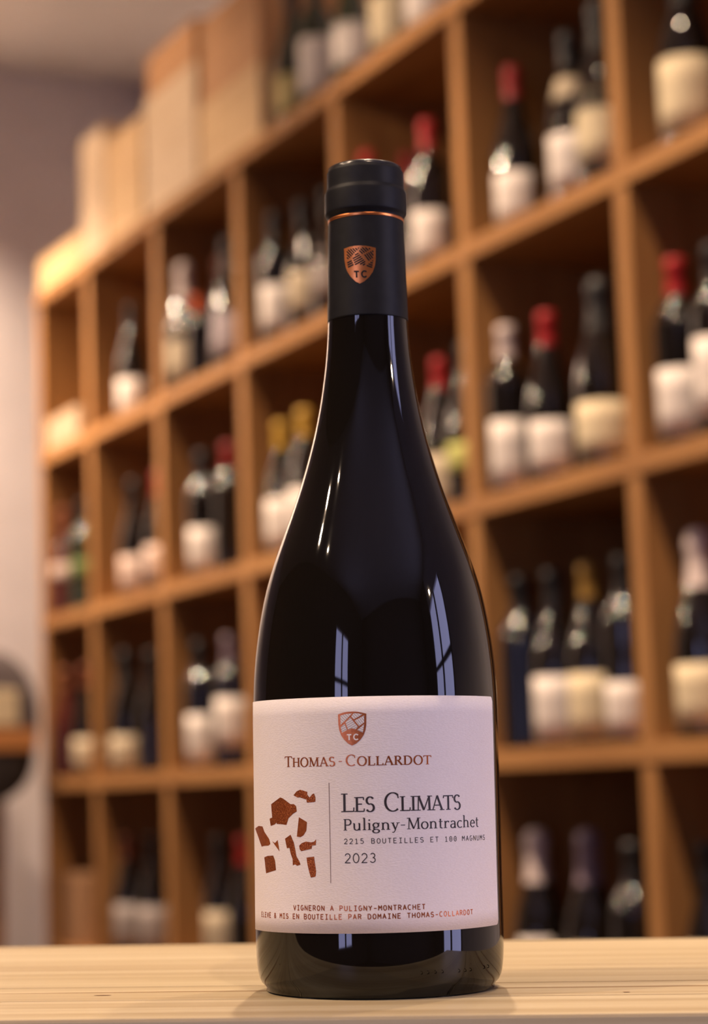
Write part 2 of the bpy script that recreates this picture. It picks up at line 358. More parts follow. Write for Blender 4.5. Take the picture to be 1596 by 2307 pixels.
for i in range(NU):
    for j in range(NV):
        Fc.append((idx(0, i, j), idx(0, i + 1, j), idx(0, i + 1, j + 1), idx(0, i, j + 1)))
    Fc.append((idx(1, i, 0), idx(1, i + 1, 0), idx(0, i + 1, 0), idx(0, i, 0)))
    Fc.append((idx(0, i, NV), idx(0, i + 1, NV), idx(1, i + 1, NV), idx(1, i, NV)))
for i in (0, NU):
    for j in range(NV): Fc.append((idx(0, i, j), idx(0, i, j + 1), idx(1, i, j + 1), idx(1, i, j)) if i == NU else (idx(1, i, j), idx(1, i, j + 1), idx(0, i, j + 1), idx(0, i, j)))
label = mesh_obj('paper_label', V, Fc, 'paper', bottle, True)
label['label'] = 'pale pink textured paper label with copper and dark print'

# ---- stroke alphabet -------------------------------------------------------
def arc(cx, cy, rx, ry, a0, a1, n=18):
    return [(cx + rx * math.cos(math.radians(a0 + (a1 - a0) * i / n)), cy + ry * math.sin(math.radians(a0 + (a1 - a0) * i / n))) for i in range(n + 1)]
# glyph: (width, [(kind, points)], [serif feet (x, y)]) with kind a = by direction, k = thick, n = thin
def S_path(cx, rx, h):
    r1, r2 = h * .25, h * .265
    return arc(cx, h - r1, rx * .92, r1, 28, 262, 16) + arc(cx, r2, rx, r2, 82, -152, 18)
G = {
 'T': (.74, [('k', [(.37, 0), (.37, .97)]), ('n', [(.02, .965), (.72, .965)]), ('n', [(.035, .97), (.02, .8)]), ('n', [(.705, .97), (.72, .8)])], [(.37, 0)]),
 'H': (.82, [('k', [(.14, 0), (.14, 1)]), ('k', [(.68, 0), (.68, 1)]), ('n', [(.14, .52), (.68, .52)])], [(.14, 0), (.14, 1), (.68, 0), (.68, 1)]),
 'O': (.84, [('a', arc(.42, .5, .36, .5, 0, 360, 36))], []),
 'M': (1.0, [('n', [(.13, 0), (.16, 1)]), ('k', [(.16, 1), (.5, .03)]), ('n', [(.5, .03), (.84, 1)]), ('k', [(.84, 1), (.87, 0)])], [(.13, 0), (.87, 0), (.12, 1), (.88, 1)]),
 'A': (.80, [('n', [(.08, 0), (.38, 1)]), ('k', [(.38, 1), (.72, 0)]), ('n', [(.19, .34), (.6, .34)])], [(.08, 0), (.72, 0)]),
 'S': (.60, [('a', S_path(.3, .22, 1))], []),
 'C': (.78, [('a', arc(.43, .5, .36, .5, 46, 312, 28)), ('n', [(.67, .86), (.69, .7)])], []),
 'L': (.64, [('k', [(.15, 0), (.15, 1)]), ('n', [(.15, .03), (.6, .03)]), ('n', [(.595, .02), (.61, .24)])], [(.15, 0), (.15, 1)]),
 'R': (.74, [('k', [(.15, 0), (.15, 1)]), ('a', [(.15, .97), (.32, .97)] + arc(.34, .74, .2, .23, 90, -90, 14) + [(.15, .51)]), ('k', [(.34, .5), (.68, 0)])], [(.15, 0), (.15, 1), (.69, 0)]),
 'P': (.66, [('k', [(.15, 0), (.15, 1)]), ('a', [(.15, .97), (.34, .97)] + arc(.36, .72, .21, .25, 90, -90, 14) + [(.15, .47)])], [(.15, 0), (.15, 1)]),
 'D': (.84, [('k', [(.15, 0), (.15, 1)]), ('a', [(.15, .97), (.34, .97)] + arc(.36, .5, .36, .47, 90, -90, 20) + [(.15, .03)])], [(.15, 0), (.15, 1)]),
 'E': (.64, [('k', [(.15, 0), (.15, 1)]), ('n', [(.15, .03), (.58, .03)]), ('n', [(.15, .97), (.55, .97)]), ('n', [(.15, .52), (.46, .52)]), ('n', [(.575, .02), (.59, .22)]), ('n', [(.545, .98), (.555, .8)])], [(.15, 0), (.15, 1)]),
 'I': (.34, [('k', [(.17, 0), (.17, 1)])], [(.17, 0), (.17, 1)]),
 '-': (.50, [('n', [(.08, .38), (.40, .38)])], []), '~': (.66, [('n', [(.20, .42), (.46, .42)])], []),
 # lower case
 'u': (.66, [('a', [(.12, .60), (.12, .2)] + arc(.3, .2, .18, .19, 180, 300, 10) + [(.47, .14)]), ('k', [(.50, .62), (.50, 0)]), ('n', [(.03, .6), (.13, .6)]), ('n', [(.41, .6), (.51, .6)]), ('n', [(.5, .02), (.58, .02)])], []),
 'l': (.32, [('k', [(.16, 0), (.16, 1.08)]), ('n', [(.05, 1.06), (.16, 1.06)])], [(.16, 0)]),
 'i': (.32, [('k', [(.16, 0), (.16, .62)]), ('n', [(.05, .6), (.16, .6)]), ('k', [(.155, .82), (.155, .93)])], [(.16, 0)]),
 'g': (.60, [('a', arc(.27, .42, .19, .2, 0, 360, 24)), ('n', [(.4, .57), (.56, .6)]), ('a', [(.17, .25), (.12, .17), (.14, .09), (.24, .055)]), ('a', arc(.28, -.1, .23, .155, 100, 460, 26))], []),
 'n': (.70, [('k', [(.14, 0), (.14, .62)]), ('a', arc(.33, .42, .19, .2, 170, 0, 12) + [(.52, .0)]), ('n', [(.04, .6), (.14, .6)])], [(.14, 0), (.52, 0)]),
 'y': (.58, [('k', [(.1, .62), (.3, .02)]), ('n', [(.5, .62), (.26, -.12), (.18, -.24), (.06, -.24)])], [(.1, .62), (.5, .62)]),
 'o': (.62, [('a', arc(.31, .31, .24, .31, 0, 360, 28))], []),
 't': (.42, [('k', [(.18, .84), (.18, .16)]), ('a', arc(.3, .15, .12, .14, 180, 300, 8)), ('n', [(.04, .6), (.37, .6)])], []),
 'r': (.50, [('k', [(.14, 0), (.14, .62)]), ('a', arc(.36, .36, .22, .25, 165, 72, 8)), ('k', [(.42, .6), (.43, .5)]), ('n', [(.04, .6), (.14, .6)])], [(.14, 0)]),
 'a': (.60, [('a', arc(.28, .44, .18, .18, 155, 0, 10) + [(.46, .08)]), ('k', [(.46, .4), (.46, .05), (.54, .01)]), ('a', [(.46, .36), (.28, .34)] + arc(.26, .17, .17, .17, 90, 300, 14) + [(.45, .14)])], []),
 'c': (.54, [('a', arc(.31, .31, .24, .31, 48, 312, 22))], []),
 'h': (.70, [('k', [(.14, 0), (.14, 1.08)]), ('a', arc(.33, .42, .19, .2, 170, 0, 12) + [(.52, .0)]), ('n', [(.03, 1.06), (.14, 1.06)])], [(.14, 0), (.52, 0)]),
 'e': (.58, [('a', [(.09, .35), (.51, .35)] + arc(.3, .33, .21, .29, 5, 180, 16)[1:] + arc(.31, .31, .23, .31, 175, 318, 14))], []),
}
# plain monoline alphabet in a unit-width cell (0..1 wide is scaled)
MONO = {
 'A': [[(0, 0), (.5, 1), (1, 0)], [(.2, .35), (.8, .35)]], 'B': [[(.05, 0), (.05, 1), (.5, 1)] + arc(.5, .77, .38, .23, 90, -90, 8) + [(.05, .54)], [(.5, .54)] + arc(.52, .27, .42, .27, 90, -90, 8) + [(.05, 0)]],
 'C': [arc(.52, .5, .5, .5, 50, 310, 16)], 'D': [[(.05, 0), (.05, 1), (.4, 1)] + arc(.4, .5, .55, .5, 90, -90, 12) + [(.05, 0)]],
 'E': [[(.95, 1), (.08, 1), (.08, 0), (.95, 0)], [(.08, .52), (.8, .52)]], 'G': [arc(.5, .5, .48, .5, 55, 350, 16) + [(.97, .45), (.55, .45)]],
 'H': [[(.05, 0), (.05, 1)], [(.95, 0), (.95, 1)], [(.05, .52), (.95, .52)]], 'I': [[(.5, 0), (.5, 1)], [(.1, 0), (.9, 0)], [(.1, 1), (.9, 1)]],
 'L': [[(.15, 1), (.15, 0), (.95, 0)]], 'M': [[(.02, 0), (.06, 1), (.5, .45), (.94, 1), (.98, 0)]], 'N': [[(.05, 0), (.05, 1), (.95, 0), (.95, 1)]],
 'O': [arc(.5, .5, .47, .5, 0, 360, 24)], '0': [arc(.5, .5, .45, .5, 0, 360, 24), [(.5, .32), (.5, .68)]], 'P': [[(.08, 0), (.08, 1), (.5, 1)] + arc(.5, .74, .42, .26, 90, -90, 8) + [(.08, .48)]],
 'R': [[(.08, 0), (.08, 1), (.5, 1)] + arc(.5, .75, .4, .25, 90, -90, 8) + [(.08, .5)], [(.5, .5), (.98, 0)]], 'S': [S_path(.5, .45, 1)],
 'T': [[(.5, 0), (.5, 1)], [(0, 1), (1, 1)]], 'U': [[(.05, 1), (.05, .35)] + arc(.5, .35, .45, .35, 180, 360, 12) + [(.95, 1)]],
 'V': [[(0, 1), (.5, 0), (1, 1)]], 'Y': [[(0, 1), (.5, .48), (1, 1)], [(.5, .48), (.5, 0)]], '-': [[(.1, .42), (.9, .42)]],
 '1': [[(.15, .82), (.5, 1), (.5, 0)], [(.1, 0), (.9, 0)]], '2': [arc(.48, .7, .42, .3, 165, -30, 12) + [(.05, 0), (.95, 0)]],
 '5': [[(.85, 1), (.2, 1), (.17, .58)] + arc(.45, .32, .45, .32, 110, -150, 14)], '3': [arc(.44, .76, .36, .24, 150, -90, 10), arc(.44, .265, .42, .265, 90, -155, 12)],
 '&': [[(.98, .0), (.28, .74)] + arc(.45, .82, .2, .18, 190, -40, 8) + [(.2, .5)] + arc(.38, .26, .36, .26, 130, 320, 10) + [(.95, .5)]],
}
def ribbon(pts, wfun):
    V = []; n = len(pts)
    for i, (x, y) in enumerate(pts):
        a = pts[max(0, i - 1)]; b = pts[min(n - 1, i + 1)]
        if i > 0 and i < n - 1:
            d1 = Vector((x - a[0], y - a[1])); d2 = Vector((b[0] - x, b[1] - y))
            d1 = d1.normalized() if d1.length else d2.normalized(); d2 = d2.normalized() if d2.length else d1
            d = d1 + d2
            if d.length < 1e-6: d = d1
            d.normalize(); mit = min(1.6, 1 / max(0.3, abs(d.dot(d1))))
        else:
            d = Vector((b[0] - a[0], b[1] - a[1])); d = d.normalized() if d.length else Vector((1, 0)); mit = 1
        w = wfun(d) * mit / 2; V += [(x - d.y * w, y + d.x * w), (x + d.y * w, y - d.x * w)]
    return V, [(2 * i, 2 * i + 1, 2 * i + 3, 2 * i + 2) for i in range(n - 1)]
def subdivide(pts, step):
    out = [pts[0]]
    for p, q in zip(pts, pts[1:]):
        k = max(1, int(math.hypot(q[0] - p[0], q[1] - p[1]) / step))
        out += [(p[0] + (q[0] - p[0]) * i / k, p[1] + (q[1] - p[1]) * i / k) for i in range(1, k + 1)]
    return out
class Art:
    def __init__(s): s.V = []; s.F = []
    def add(s, V, F):
        k = len(s.V); s.V += V; s.F += [tuple(k + i for i in f) for f in F]
def serif_line(text, thick, thin, sl, small=0.8, track=0.06):
    """flat art in cap-height units; lower-case marks small capitals if small is set"""
    A = Art(); x = 0
    for ch in text:
        if ch == ' ': x += .42; continue
        sc = 1.0; g = ch
        if small and ch.islower(): sc = small; g = ch.upper()
        w, st, feet = G[g]
        for kind, pts in st:
            pts = [(x + a * sc, b * sc) for a, b in subdivide(pts, 0.12)]
            tk, tn = thick * (0.94 if sc < 1 else 1), thin
            wf = {'k': lambda d: tk, 'n': lambda d: tn, 'a': lambda d: tn + (tk - tn) * abs(d.y) ** 1.3}[kind]
            A.add(*ribbon(pts, wf))
        for fx, fy in feet:
            y = fy * sc + (-.5 * thin * .8 if fy > .3 else .5 * thin * .8)
            A.add(*ribbon([(x + fx * sc - sl * sc, y), (x + fx * sc, y), (x + fx * sc + sl * sc, y)], lambda d: thin * .8))
        x += (w + track) * sc
    return A, x
def mono_line(text, weight, cw=.46, adv=.80):
    A = Art(); x = 0
    for ch in text:
        if ch != ' ':
            for pts in MONO[ch]:
                A.add(*ribbon([(x + a * cw, b) for a, b in subdivide(pts, 0.15)], lambda d: weight))
        x += adv
    return A, x - (adv - cw)
def place_line(name, art, width, p0, p1, cap_px, m, parent, label=None, lift=0.00006):
    """stretch art between two baseline pixels of the label, cap height in px"""
    a0, z0 = on_label(*p0); a1, z1 = on_label(*p1)
    xm = ((p0[0] + p1[0]) / 2, (p0[1] + p1[1]) / 2)
    am, zm = on_label(*xm); _, zc = on_label(xm[0], xm[1] - cap_px); cap = zc - zm
    V = []
    for x, y in art.V:
        s = x / width; V.append(wrap(a0 + (a1 - a0) * s, z0 + (z1 - z0) * s + y * cap, rad_at, LABEL_OFF + lift))
    o = mesh_obj(name, V, art.F, m, parent)
    if label: o['label'] = label
    return o
A, w = serif_line('Thomas~Collardot', .14, .07, .15, small=.84, track=.07); place_line('lettering', A, w - .07, (642.5, 1728.3), (972, 1722), 24.5, 'copper_print', label, 'copper lettering of the maker name')
A, w = serif_line('Les Climats', .118, .058, .165, small=.80, track=.0); place_line('lettering', A, w, (770, 1829.5), (1039, 1823.5), 41.5, 'ink', label, 'dark lettering of the wine name')
A, w = serif_line('Puligny-Montrachet', .122, .068, .135, small=None, track=.04); place_line('lettering', A, w - .04, (774, 1871), (1079, 1862.3), 25.5, 'ink', label, 'dark lettering of the village name')
A, w = mono_line('2215 BOUTEILLES ET 100 MAGNUMS', .13, cw=.62, adv=1.02); place_line('lettering', A, w, (776, 1901), (1092.5, 1891.7), 11, 'ink', label, 'small dark lettering counting the bottles')
A, w = mono_line('2O23', .095, cw=.60, adv=.84); place_line('lettering', A, w, (777.5, 1944), (848, 1942.8), 20.7, 'ink', label, 'dark vintage year numerals')
A, w = mono_line('VIGNERON A PULIGNY-MONTRACHET', .20, cw=.66, adv=1.02); place_line('lettering', A, w, (662, 2050), (958.5, 2048), 10.8, 'copper_print', label, 'small copper lettering, upper line')
A, w = mono_line('ELEVE & MIS EN BOUTEILLE PAR DOMAINE THOMAS-COLLARDOT', .20, cw=.66, adv=1.02); place_line('lettering', A, w, (590, 2064.8), (1065.5, 2059.5), 10.8, 'copper_print', label, 'small copper lettering, lower line')
# ---- traced art
def pix_poly(name, polys, m, parent, radf, off, grid=None):
    """filled polygons given in pixels; triangulated finely and wrapped on the surface"""
    bm = bmesh.new()
    for P in polys:
        vs = [bm.verts.new((x, y, 0)) for x, y in P]
        f = bm.faces.new(vs)
    bmesh.ops.triangulate(bm, faces=bm.faces[:])
    for _ in range(6):
        es = [e for e in bm.edges if e.calc_length() > 5]
        if not es: break
        bmesh.ops.subdivide_edges(bm, edges=es, cuts=1, use_grid_fill=False); bmesh.ops.triangulate(bm, faces=bm.faces[:])
    for v in bm.verts:
        a, z = hit(v.co.x, v.co.y, radf, off); v.co = wrap(a, z, radf, off)
    bm.normal_update()
    for f in bm.faces:
        c = f.calc_center_median()
        if f.normal.dot(Vector((c.x, c.y, 0))) < 0: f.normal_flip()
    me = bpy.data.meshes.new(name); bm.to_mesh(me); bm.free(); me.materials.append(M[m]); me.polygons.foreach_set('use_smooth', [True] * len(me.polygons))
    o = bpy.data.objects.new(name, me); COL.objects.link(o); o.parent = parent; return o
def pix_lines(name, lines, m, parent, radf, off):
    A = Art()
    for pts, w in lines: A.add(*ribbon(subdivide(pts, 3.0), lambda d: w))
    V = []
    for x, y in A.V:
        a, z = hit(x, y, radf, off); V.append(wrap(a, z, radf, off))
    return mesh_obj(name, V, A.F, m, parent)
def shard(pts, m='copper_grain'):   # coordinates of a 1596-wide crop of 560..860 x 1740..2000
    k = 300 / 1596; o = pix_poly('copper_shard', [[(560 + x * k, 1740 + y * k) for x, y in pts]], m, label, rad_at, LABEL_OFF + 0.00006)
    return o
shard([(540, 275), (575, 230), (620, 208), (668, 222), (708, 235), (705, 262), (722, 290), (735, 300), (765, 262), (785, 252), (803, 300), (803, 350), (780, 357), (700, 363), (695, 325), (650, 312), (615, 298), (590, 302)])
shard([(272, 382), (365, 345), (378, 302), (405, 308), (450, 340), (505, 382), (545, 380), (570, 405), (580, 468), (530, 500), (480, 550), (455, 630), (400, 622), (340, 618), (338, 602), (385, 572), (412, 548), (370, 542), (312, 550), (312, 625), (268, 642), (262, 610), (253, 555), (285, 542), (278, 470)])
shard([(605, 537), (702, 597), (694, 700), (660, 755), (625, 777), (580, 770), (594, 640)], 'copper_print')
shard([(80, 672), (122, 642), (168, 648), (190, 712), (248, 800), (262, 858), (240, 878), (195, 880), (158, 890), (118, 775)], 'copper_print')
shard([(282, 822), (318, 848), (350, 810), (372, 948)], 'copper_print')
shard([(438, 795), (505, 747), (545, 845), (560, 920), (575, 1005), (610, 1065), (624, 1105), (585, 1120), (560, 1102), (532, 1115), (530, 1040), (505, 970), (492, 905), (462, 910)])
shard([(608, 880), (640, 848), (690, 830), (755, 838), (785, 832), (812, 802), (808, 872), (762, 878), (758, 915), (700, 928), (632, 946), (614, 920)])
shard([(190, 1018), (228, 1002), (236, 1008), (296, 997), (302, 1055), (318, 1058), (330, 1172), (270, 1190), (212, 1210), (200, 1110)])
shard([(696, 1022), (745, 1015), (788, 1010), (796, 1080), (813, 1190), (803, 1250), (748, 1262), (722, 1170), (705, 1090)])
pix_lines('rule', [([(741.5, 1763.5), (745.7, 1989.6)], 1.3)], 'rule', label, rad_at, LABEL_OFF + 0.00006)
def crest(x0, y0, k, T, parent, radf, off, base_m, hole_m, hatch_m, filled):
    tr = lambda P: [(x0 + x * k, y0 + y * k) for x, y in P]
    outer = [(290, 395), (430, 340), (570, 315), (720, 305), (870, 312), (1000, 335), (1140, 368), (1140, 560), (1138, 700), (1118, 850), (1062, 1010), (965, 1150), (835, 1265), (715, 1325), (600, 1270), (470, 1145), (380, 1010), (330, 870), (302, 700), (295, 540)]
    cells = [[(362, 430), (520, 385), (705, 362), (640, 440), (510, 570), (370, 705)], [(760, 358), (900, 362), (1020, 388), (900, 465), (765, 535), (690, 452)],
             [(790, 575), (1075, 425), (1075, 630), (925, 740)], [(655, 485), (885, 765), (820, 838), (710, 805), (595, 850), (515, 635)],
             [(372, 775), (485, 680), (565, 860), (410, 945)], [(865, 862), (1075, 685), (1040, 935)]]
    c = pix_poly('crest', [tr(outer)], base_m, parent, radf, off); c['label'] = 'copper shield crest'
    if not filled: pix_poly('crest_field', [tr(q) for q in cells], hole_m, parent, radf, off + 0.00005)
    hl = []
    def clip(cell, slope, gap, w):
        # parallel hatch lines inside a convex-ish cell
        d = Vector((1, slope)).normalized(); n = Vector((-d.y, d.x)); ds = [n.dot(Vector(p)) for p in cell]
        v = min(ds) + gap * .6
        while v < max(ds) - gap * .3:
            xs = []
            for p, q in zip(cell, cell[1:] + cell[:1]):
                a, b = n.dot(Vector(p)) - v, n.dot(Vector(q)) - v
                if a * b < 0:
                    s = a / (a - b); pt = Vector(p) + (Vector(q) - Vector(p)) * s; xs.append(d.dot(pt))
            if len(xs) >= 2: 
                a, b = min(xs), max(xs); hl.append((tr([tuple(d * a + n * v), tuple(d * b + n * v)]), w * k))
            v += gap
    for q, s in zip(cells, (1.0, .95, 1.3, -.55, -.5, .35)): clip(q, s, 56 if filled else 62, 33 if filled else 14)
    pix_lines('crest_hatching', hl, hatch_m, parent, radf, off + 0.0001)
    tl = [([(555, 1000), (690, 1000)], 40), ([(622, 1000), (628, 1165)], 42), (arc(838, 1068, 72, 82, -42, -318, 14), 38)]
    pix_lines('crest_letters', [(tr(p), w * k) for p, w in tl], hole_m, parent, radf, off + 0.0001)
crest(740, 1580, 120 / 1596, 0, label, rad_at, LABEL_OFF + 0.00006, 'copper_print', 'paper', 'hatch', False)
# capsule crest: same design, map its crop box onto 775..846 x 555..649
k2 = 71.5 / 850
crest(775.5 - 290 * k2, 553.5 - 305 * k2 * 1.02, k2 * 1.0, 0, capsule, cap_rad, 0.00006, 'copper', 'capsule', 'capsule', True)

# embossed code low on the glass
def emboss(px, py, s):
    pts = [([(px, py), (px + s, py + s * .3), (px + s, py + s * 1.6), (px, py + s * 1.8)], 1.4)]
    return pts
EL = []
for x, y in ((950, 2189), (965, 2188), (982, 2187), (998, 2186), (1036, 2184), (1050, 2183), (1062, 2181.5), (1093, 2176), (1102, 2174)): EL += emboss(x, y, 4)
pix_lines('embossed_code', EL, 'glass', glass, rad_at, 0.00035)

# ---------------------------------------------------------------- wine rack
RW = 0.52021; HS = [0.0, 0.45313, 0.90961, 1.35, 1.80, 2.23]; TH = 0.034; TV = 0.038; DEP = 0.33
rack = thing('wine_rack', 'tall open wooden wine rack of square cells along the wall', 'shelf', RM)
XL = 0.10; XR = 8 * RW
for k, h in enumerate(HS):
    box('shelf_board', XL, XR + TV, 0.0 if k else -0.004, DEP, -h, -h + TH, 'rack_h', rack, 0.002)
for i in range(0, 9):
    x = XL if i == 0 else i * RW
    for k in range(5):
        box('upright', x, x + TV, 0.002, DEP, -HS[k + 1] + TH, -HS[k], 'rack_v', rack, 0.0015)
box('plinth', XL + .02, XR, 0.03, DEP, -2.272, -HS[5], 'rack_h', rack)
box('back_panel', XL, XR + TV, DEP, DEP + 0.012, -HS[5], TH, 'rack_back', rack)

# ---------------------------------------------------------------- bottles of the rack
def prof_smooth(P, n=5):
    out = []
    for i in range(len(P) - 1):
        p0 = P[max(0, i - 1)]; p1 = P[i]; p2 = P[i + 1]; p3 = P[min(len(P) - 1, i + 2)]
        for j in range(n):
            s = j / n
            out.append(tuple(0.5 * ((2 * p1[q]) + (-p0[q] + p2[q]) * s + (2*p0[q]-5*p1[q]+4*p2[q]-p3[q]) * s*s + (-p0[q]+3*p1[q]-3*p2[q]+p3[q]) * s**3) for q in (0, 1)))
    return out + [P[-1]]
TYPES = {
 'burgundy': [(.030, 0), (.036, .002), (.0395, .008), (.040, .03), (.040, .12), (.0385, .145), (.034, .168), (.026, .195), (.0185, .222), (.0150, .245), (.0142, .262)],
 'bordeaux': [(.030, 0), (.0345, .002), (.0372, .007), (.0375, .03), (.0378, .18), (.0365, .197), (.031, .212), (.022, .224), (.0165, .234), (.0145, .25), (.0142, .262)],
 'champagne': [(.034, 0), (.041, .003), (.044, .010), (.0445, .03), (.0445, .13), (.042, .155), (.036, .185), (.026, .215), (.019, .24), (.0165, .262)],
}
CAPP = {'burgundy': (.0148, .0154), 'bordeaux': (.0148, .0154), 'champagne': (.0175, .0190)}
BODY = {}; CAPS = {}
for tn, P in TYPES.items():
    pr = [(0.0, 0.012), (.02, .008)] + prof_smooth(P, 4) + [(0.0, .2621)]
    V, Fc = lathe(pr, 28); me = bpy.data.meshes.new('bottle_body'); me.from_pydata(V, [], Fc); me.polygons.foreach_set('use_smooth', [True] * len(me.polygons)); BODY[tn] = me
    a, b = CAPP[tn]
    pr = [(a + .0012, .232), (a + .0008, .250), (a, .272), (b + .001, .274), (b + .001, .290), (b - .001, .296), (0.0, .2965)]
    if tn == 'champagne': pr = [(.0235, .222), (.0205, .238), (.0185, .262), (.0180, .276), (.0200, .280), (.0205, .296), (.0180, .308), (.010, .314), (0, .315)]
    V, Fc = lathe(pr, 24); me = bpy.data.meshes.new('capsule'); me.from_pydata(V, [], Fc); me.polygons.foreach_set('use_smooth', [True] * len(me.polygons)); CAPS[tn] = me
def trad(tn, z):
    P = TYPES[tn]
    for i in range(len(P) - 1):
        if P[i][1] <= z <= P[i + 1][1]: return P[i][0] + (P[i + 1][0] - P[i][0]) * (z - P[i][1]) / (P[i + 1][1] - P[i][1])
    return P[0][0]
_mm = {}
def with_mat(me, m):
    k = (me.name, m)
    if k not in _mm:
        c = me.copy(); c.materials.clear(); c.materials.append(M[m]); _mm[k] = c
    return _mm[k]
ROWN = ['top of the rack', 'top row', 'second row', 'third row', 'bottom row']
COLN = ['first', 'second', 'third', 'fourth', 'fifth', 'sixth', 'seventh']
def solve_t(px, s, zl):
    lo, hi = -0.2, 8 * RW
    for _ in range(50):
        md = (lo + hi) / 2
        if project(RM @ Vector((md, s, zl)))[0] < px: lo = md
        else: hi = md
    return lo
PLACED = []
def rack_bottle(row, col, px, s, desc, lab=None, cap='black', tn='burgundy', glass='glass_bg', zr_=(.03, .115), face=-28, half=62, sc=1.0, neck=None):
    """row 0 = on top of the rack, 1..4 = cells; px = image column of the bottle's middle"""
    zf = TH if row == 0 else -HS[row] + TH
    r_ = max(p[0] for p in TYPES[tn]) * sc + 0.0015
    t = solve_t(px, s, zf + 0.08)
    if row:
        lo_ = (XL if col == 0 else col * RW) + TV + r_; hi_ = (col + 1) * RW - r_
        while t < lo_ and s > r_ + 0.004: s -= 0.004; t = solve_t(px, s, zf + 0.08)
        t = min(max(t, lo_), hi_)
    for (q_row, qt, qs, qr, qd) in PLACED:
        if q_row == row and math.hypot(qt - t, qs - s) < qr + r_: print('CLASH', row, col, px, round(s, 3), '|', qd, round(math.hypot(qt - t, qs - s) - qr - r_, 3))
    PLACED.append((row, t, s, r_, (col, px, round(s, 3))))
    got = project(RM @ Vector((t, s, zf + 0.08)))[0]
    if abs(got - px) > 4: print('MOVED', row, col, px, round(got), round(s, 3))
    mw = RM @ Matrix.Translation((t, s, zf + 0.0003)) @ Matrix.Scale(sc, 4)
    where = ('on ' + ROWN[0]) if row == 0 else '%s, %s column from wall' % (ROWN[row], COLN[col])
    root = thing('wine_bottle', '%s, %s' % (desc, where), 'bottle', mw, 'bottles on the wine rack')
    b = bpy.data.objects.new('bottle_body', with_mat(BODY[tn], glass)); COL.objects.link(b); b.parent = root
    c = bpy.data.objects.new('capsule', with_mat(CAPS[tn], 'c_' + cap)); COL.objects.link(c); c.parent = root
    # direction to the camera in rack coordinates
    P = RM.inverted() @ CAM; base = math.atan2(P.y - s, P.x - t)
    def sheet(name, z0, z1, m, half, face, ex=.0006):
        V = []; Fc = []; n = 14; a0 = base + math.radians(face) 
        zz = [z0 + (z1 - z0) * j / 3 for j in range(4)]
        for e in (ex, 0.0001):
            for i in range(n + 1):
                a = a0 + math.radians(half) * (2 * i / n - 1)
                for z in zz: R = trad(tn, z) + e; V.append((R * math.cos(a), R * math.sin(a), z))
        k = (n + 1) * 4
        for i in range(n):
            for j in range(3): Fc.append((i*4+j, (i+1)*4+j, (i+1)*4+j+1, i*4+j+1))
            Fc.append((k+i*4, k+(i+1)*4, (i+1)*4, i*4)); Fc.append((i*4+3, (i+1)*4+3, k+(i+1)*4+3, k+i*4+3))
        for j in range(3): Fc.append((k+j, j, j+1, k+j+1)); Fc.append((n*4+j, k+n*4+j, k+n*4+j+1, n*4+j+1))
        mesh_obj(name, V, Fc, m, root, True)
    if lab: sheet('label', zr_[0], zr_[1], 'l_' + lab, half, face)
    if neck: sheet('neck_label', .175, .215, 'l_' + neck, 70, face)
    return root
RB = rack_bottle
# on top of the rack
RB(0, 0, 664, .043, 'bottle with yellow label beside the wooden cases', 'yellow', zr_=(.02, .10), face=-25, half=75, glass='glass_green')
RB(0, 0, 715, .055, 'bottle with tall white label, second from the wooden cases', 'white', zr_=(.035, .155), tn='bordeaux', face=-20, half=70, glass='glass_green')
RB(0, 0, 795, .07, 'green bottle with white label, third from the wooden cases', 'white', zr_=(.05, .14), face=-20, half=70, glass='glass_green')
RB(0, 0, 880, .06, 'bottle with cream label, fourth from the wooden cases', 'cream', zr_=(.03, .13), face=-20, half=75)
RB(0, 0, 960, .07, 'bottle with pale label, fifth from the wooden cases', 'white', zr_=(.03, .12), face=-20, half=75)
# top row
RB(1, 1, 300, .06, 'dark bottle with low white label', 'white', zr_=(.012, .10), face=-15, half=70)
RB(1, 2, 385, .05, 'bottle with wide beige label', 'beige', 'white', 'champagne', zr_=(.02, .155), face=-15, half=80)
RB(1, 2, 446, .028, 'small bottle with orange capsule between two pale labels', None, 'orange', 'bordeaux', sc=.68)
RB(1, 2, 522, .06, 'bottle with lavender label', 'lav', 'black', 'champagne', zr_=(.03, .14), face=-15, half=80)
RB(1, 2, 505, .21, 'tall bottle with brown capsule at the back', 'grey', 'brown', 'champagne', sc=1.08)
RB(1, 3, 625, .05, 'dark bottle with white label, leftmost of three', 'white', zr_=(.03, .13), tn='bordeaux', face=-12, half=62)
RB(1, 3, 690, .07, 'dark bottle with beige label, middle of three', 'beige', zr_=(.05, .135), face=-15, half=55)
RB(1, 3, 745, .08, 'dark bottle with grey label, rightmost of three', 'grey', zr_=(.06, .16), face=-15, half=60)
RB(1, 4, 826, .044, 'bottle with bright red capsule, leftmost of three', 'white', 'red', zr_=(.03, .11))
RB(1, 4, 928, .125, 'bottle with dull red capsule at the back', 'grey', 'dred', zr_=(.03, .11))
RB(1, 4, 972, .06, 'bottle with tall red capsule and white label', 'white', 'red', 'bordeaux', zr_=(.025, .115), face=-10, half=62)
RB(1, 5, 1165, .06, 'dark bottle with square white label and dark red capsule', 'white', 'dred', zr_=(.012, .10), face=-14, half=58)
RB(1, 5, 1290, .06, 'dark bottle with low white label, middle of three', 'white', 'black', zr_=(.02, .115), face=-15, half=62, neck='beige')
RB(1, 5, 1362, .05, 'dark bottle with broad cream label', 'cream', 'black', 'champagne', zr_=(.03, .15), face=-15, half=80)
RB(1, 5, 1310, .19, 'dark bottle with neck label standing at the back', None, 'black', 'champagne', neck='pink', sc=1.1)
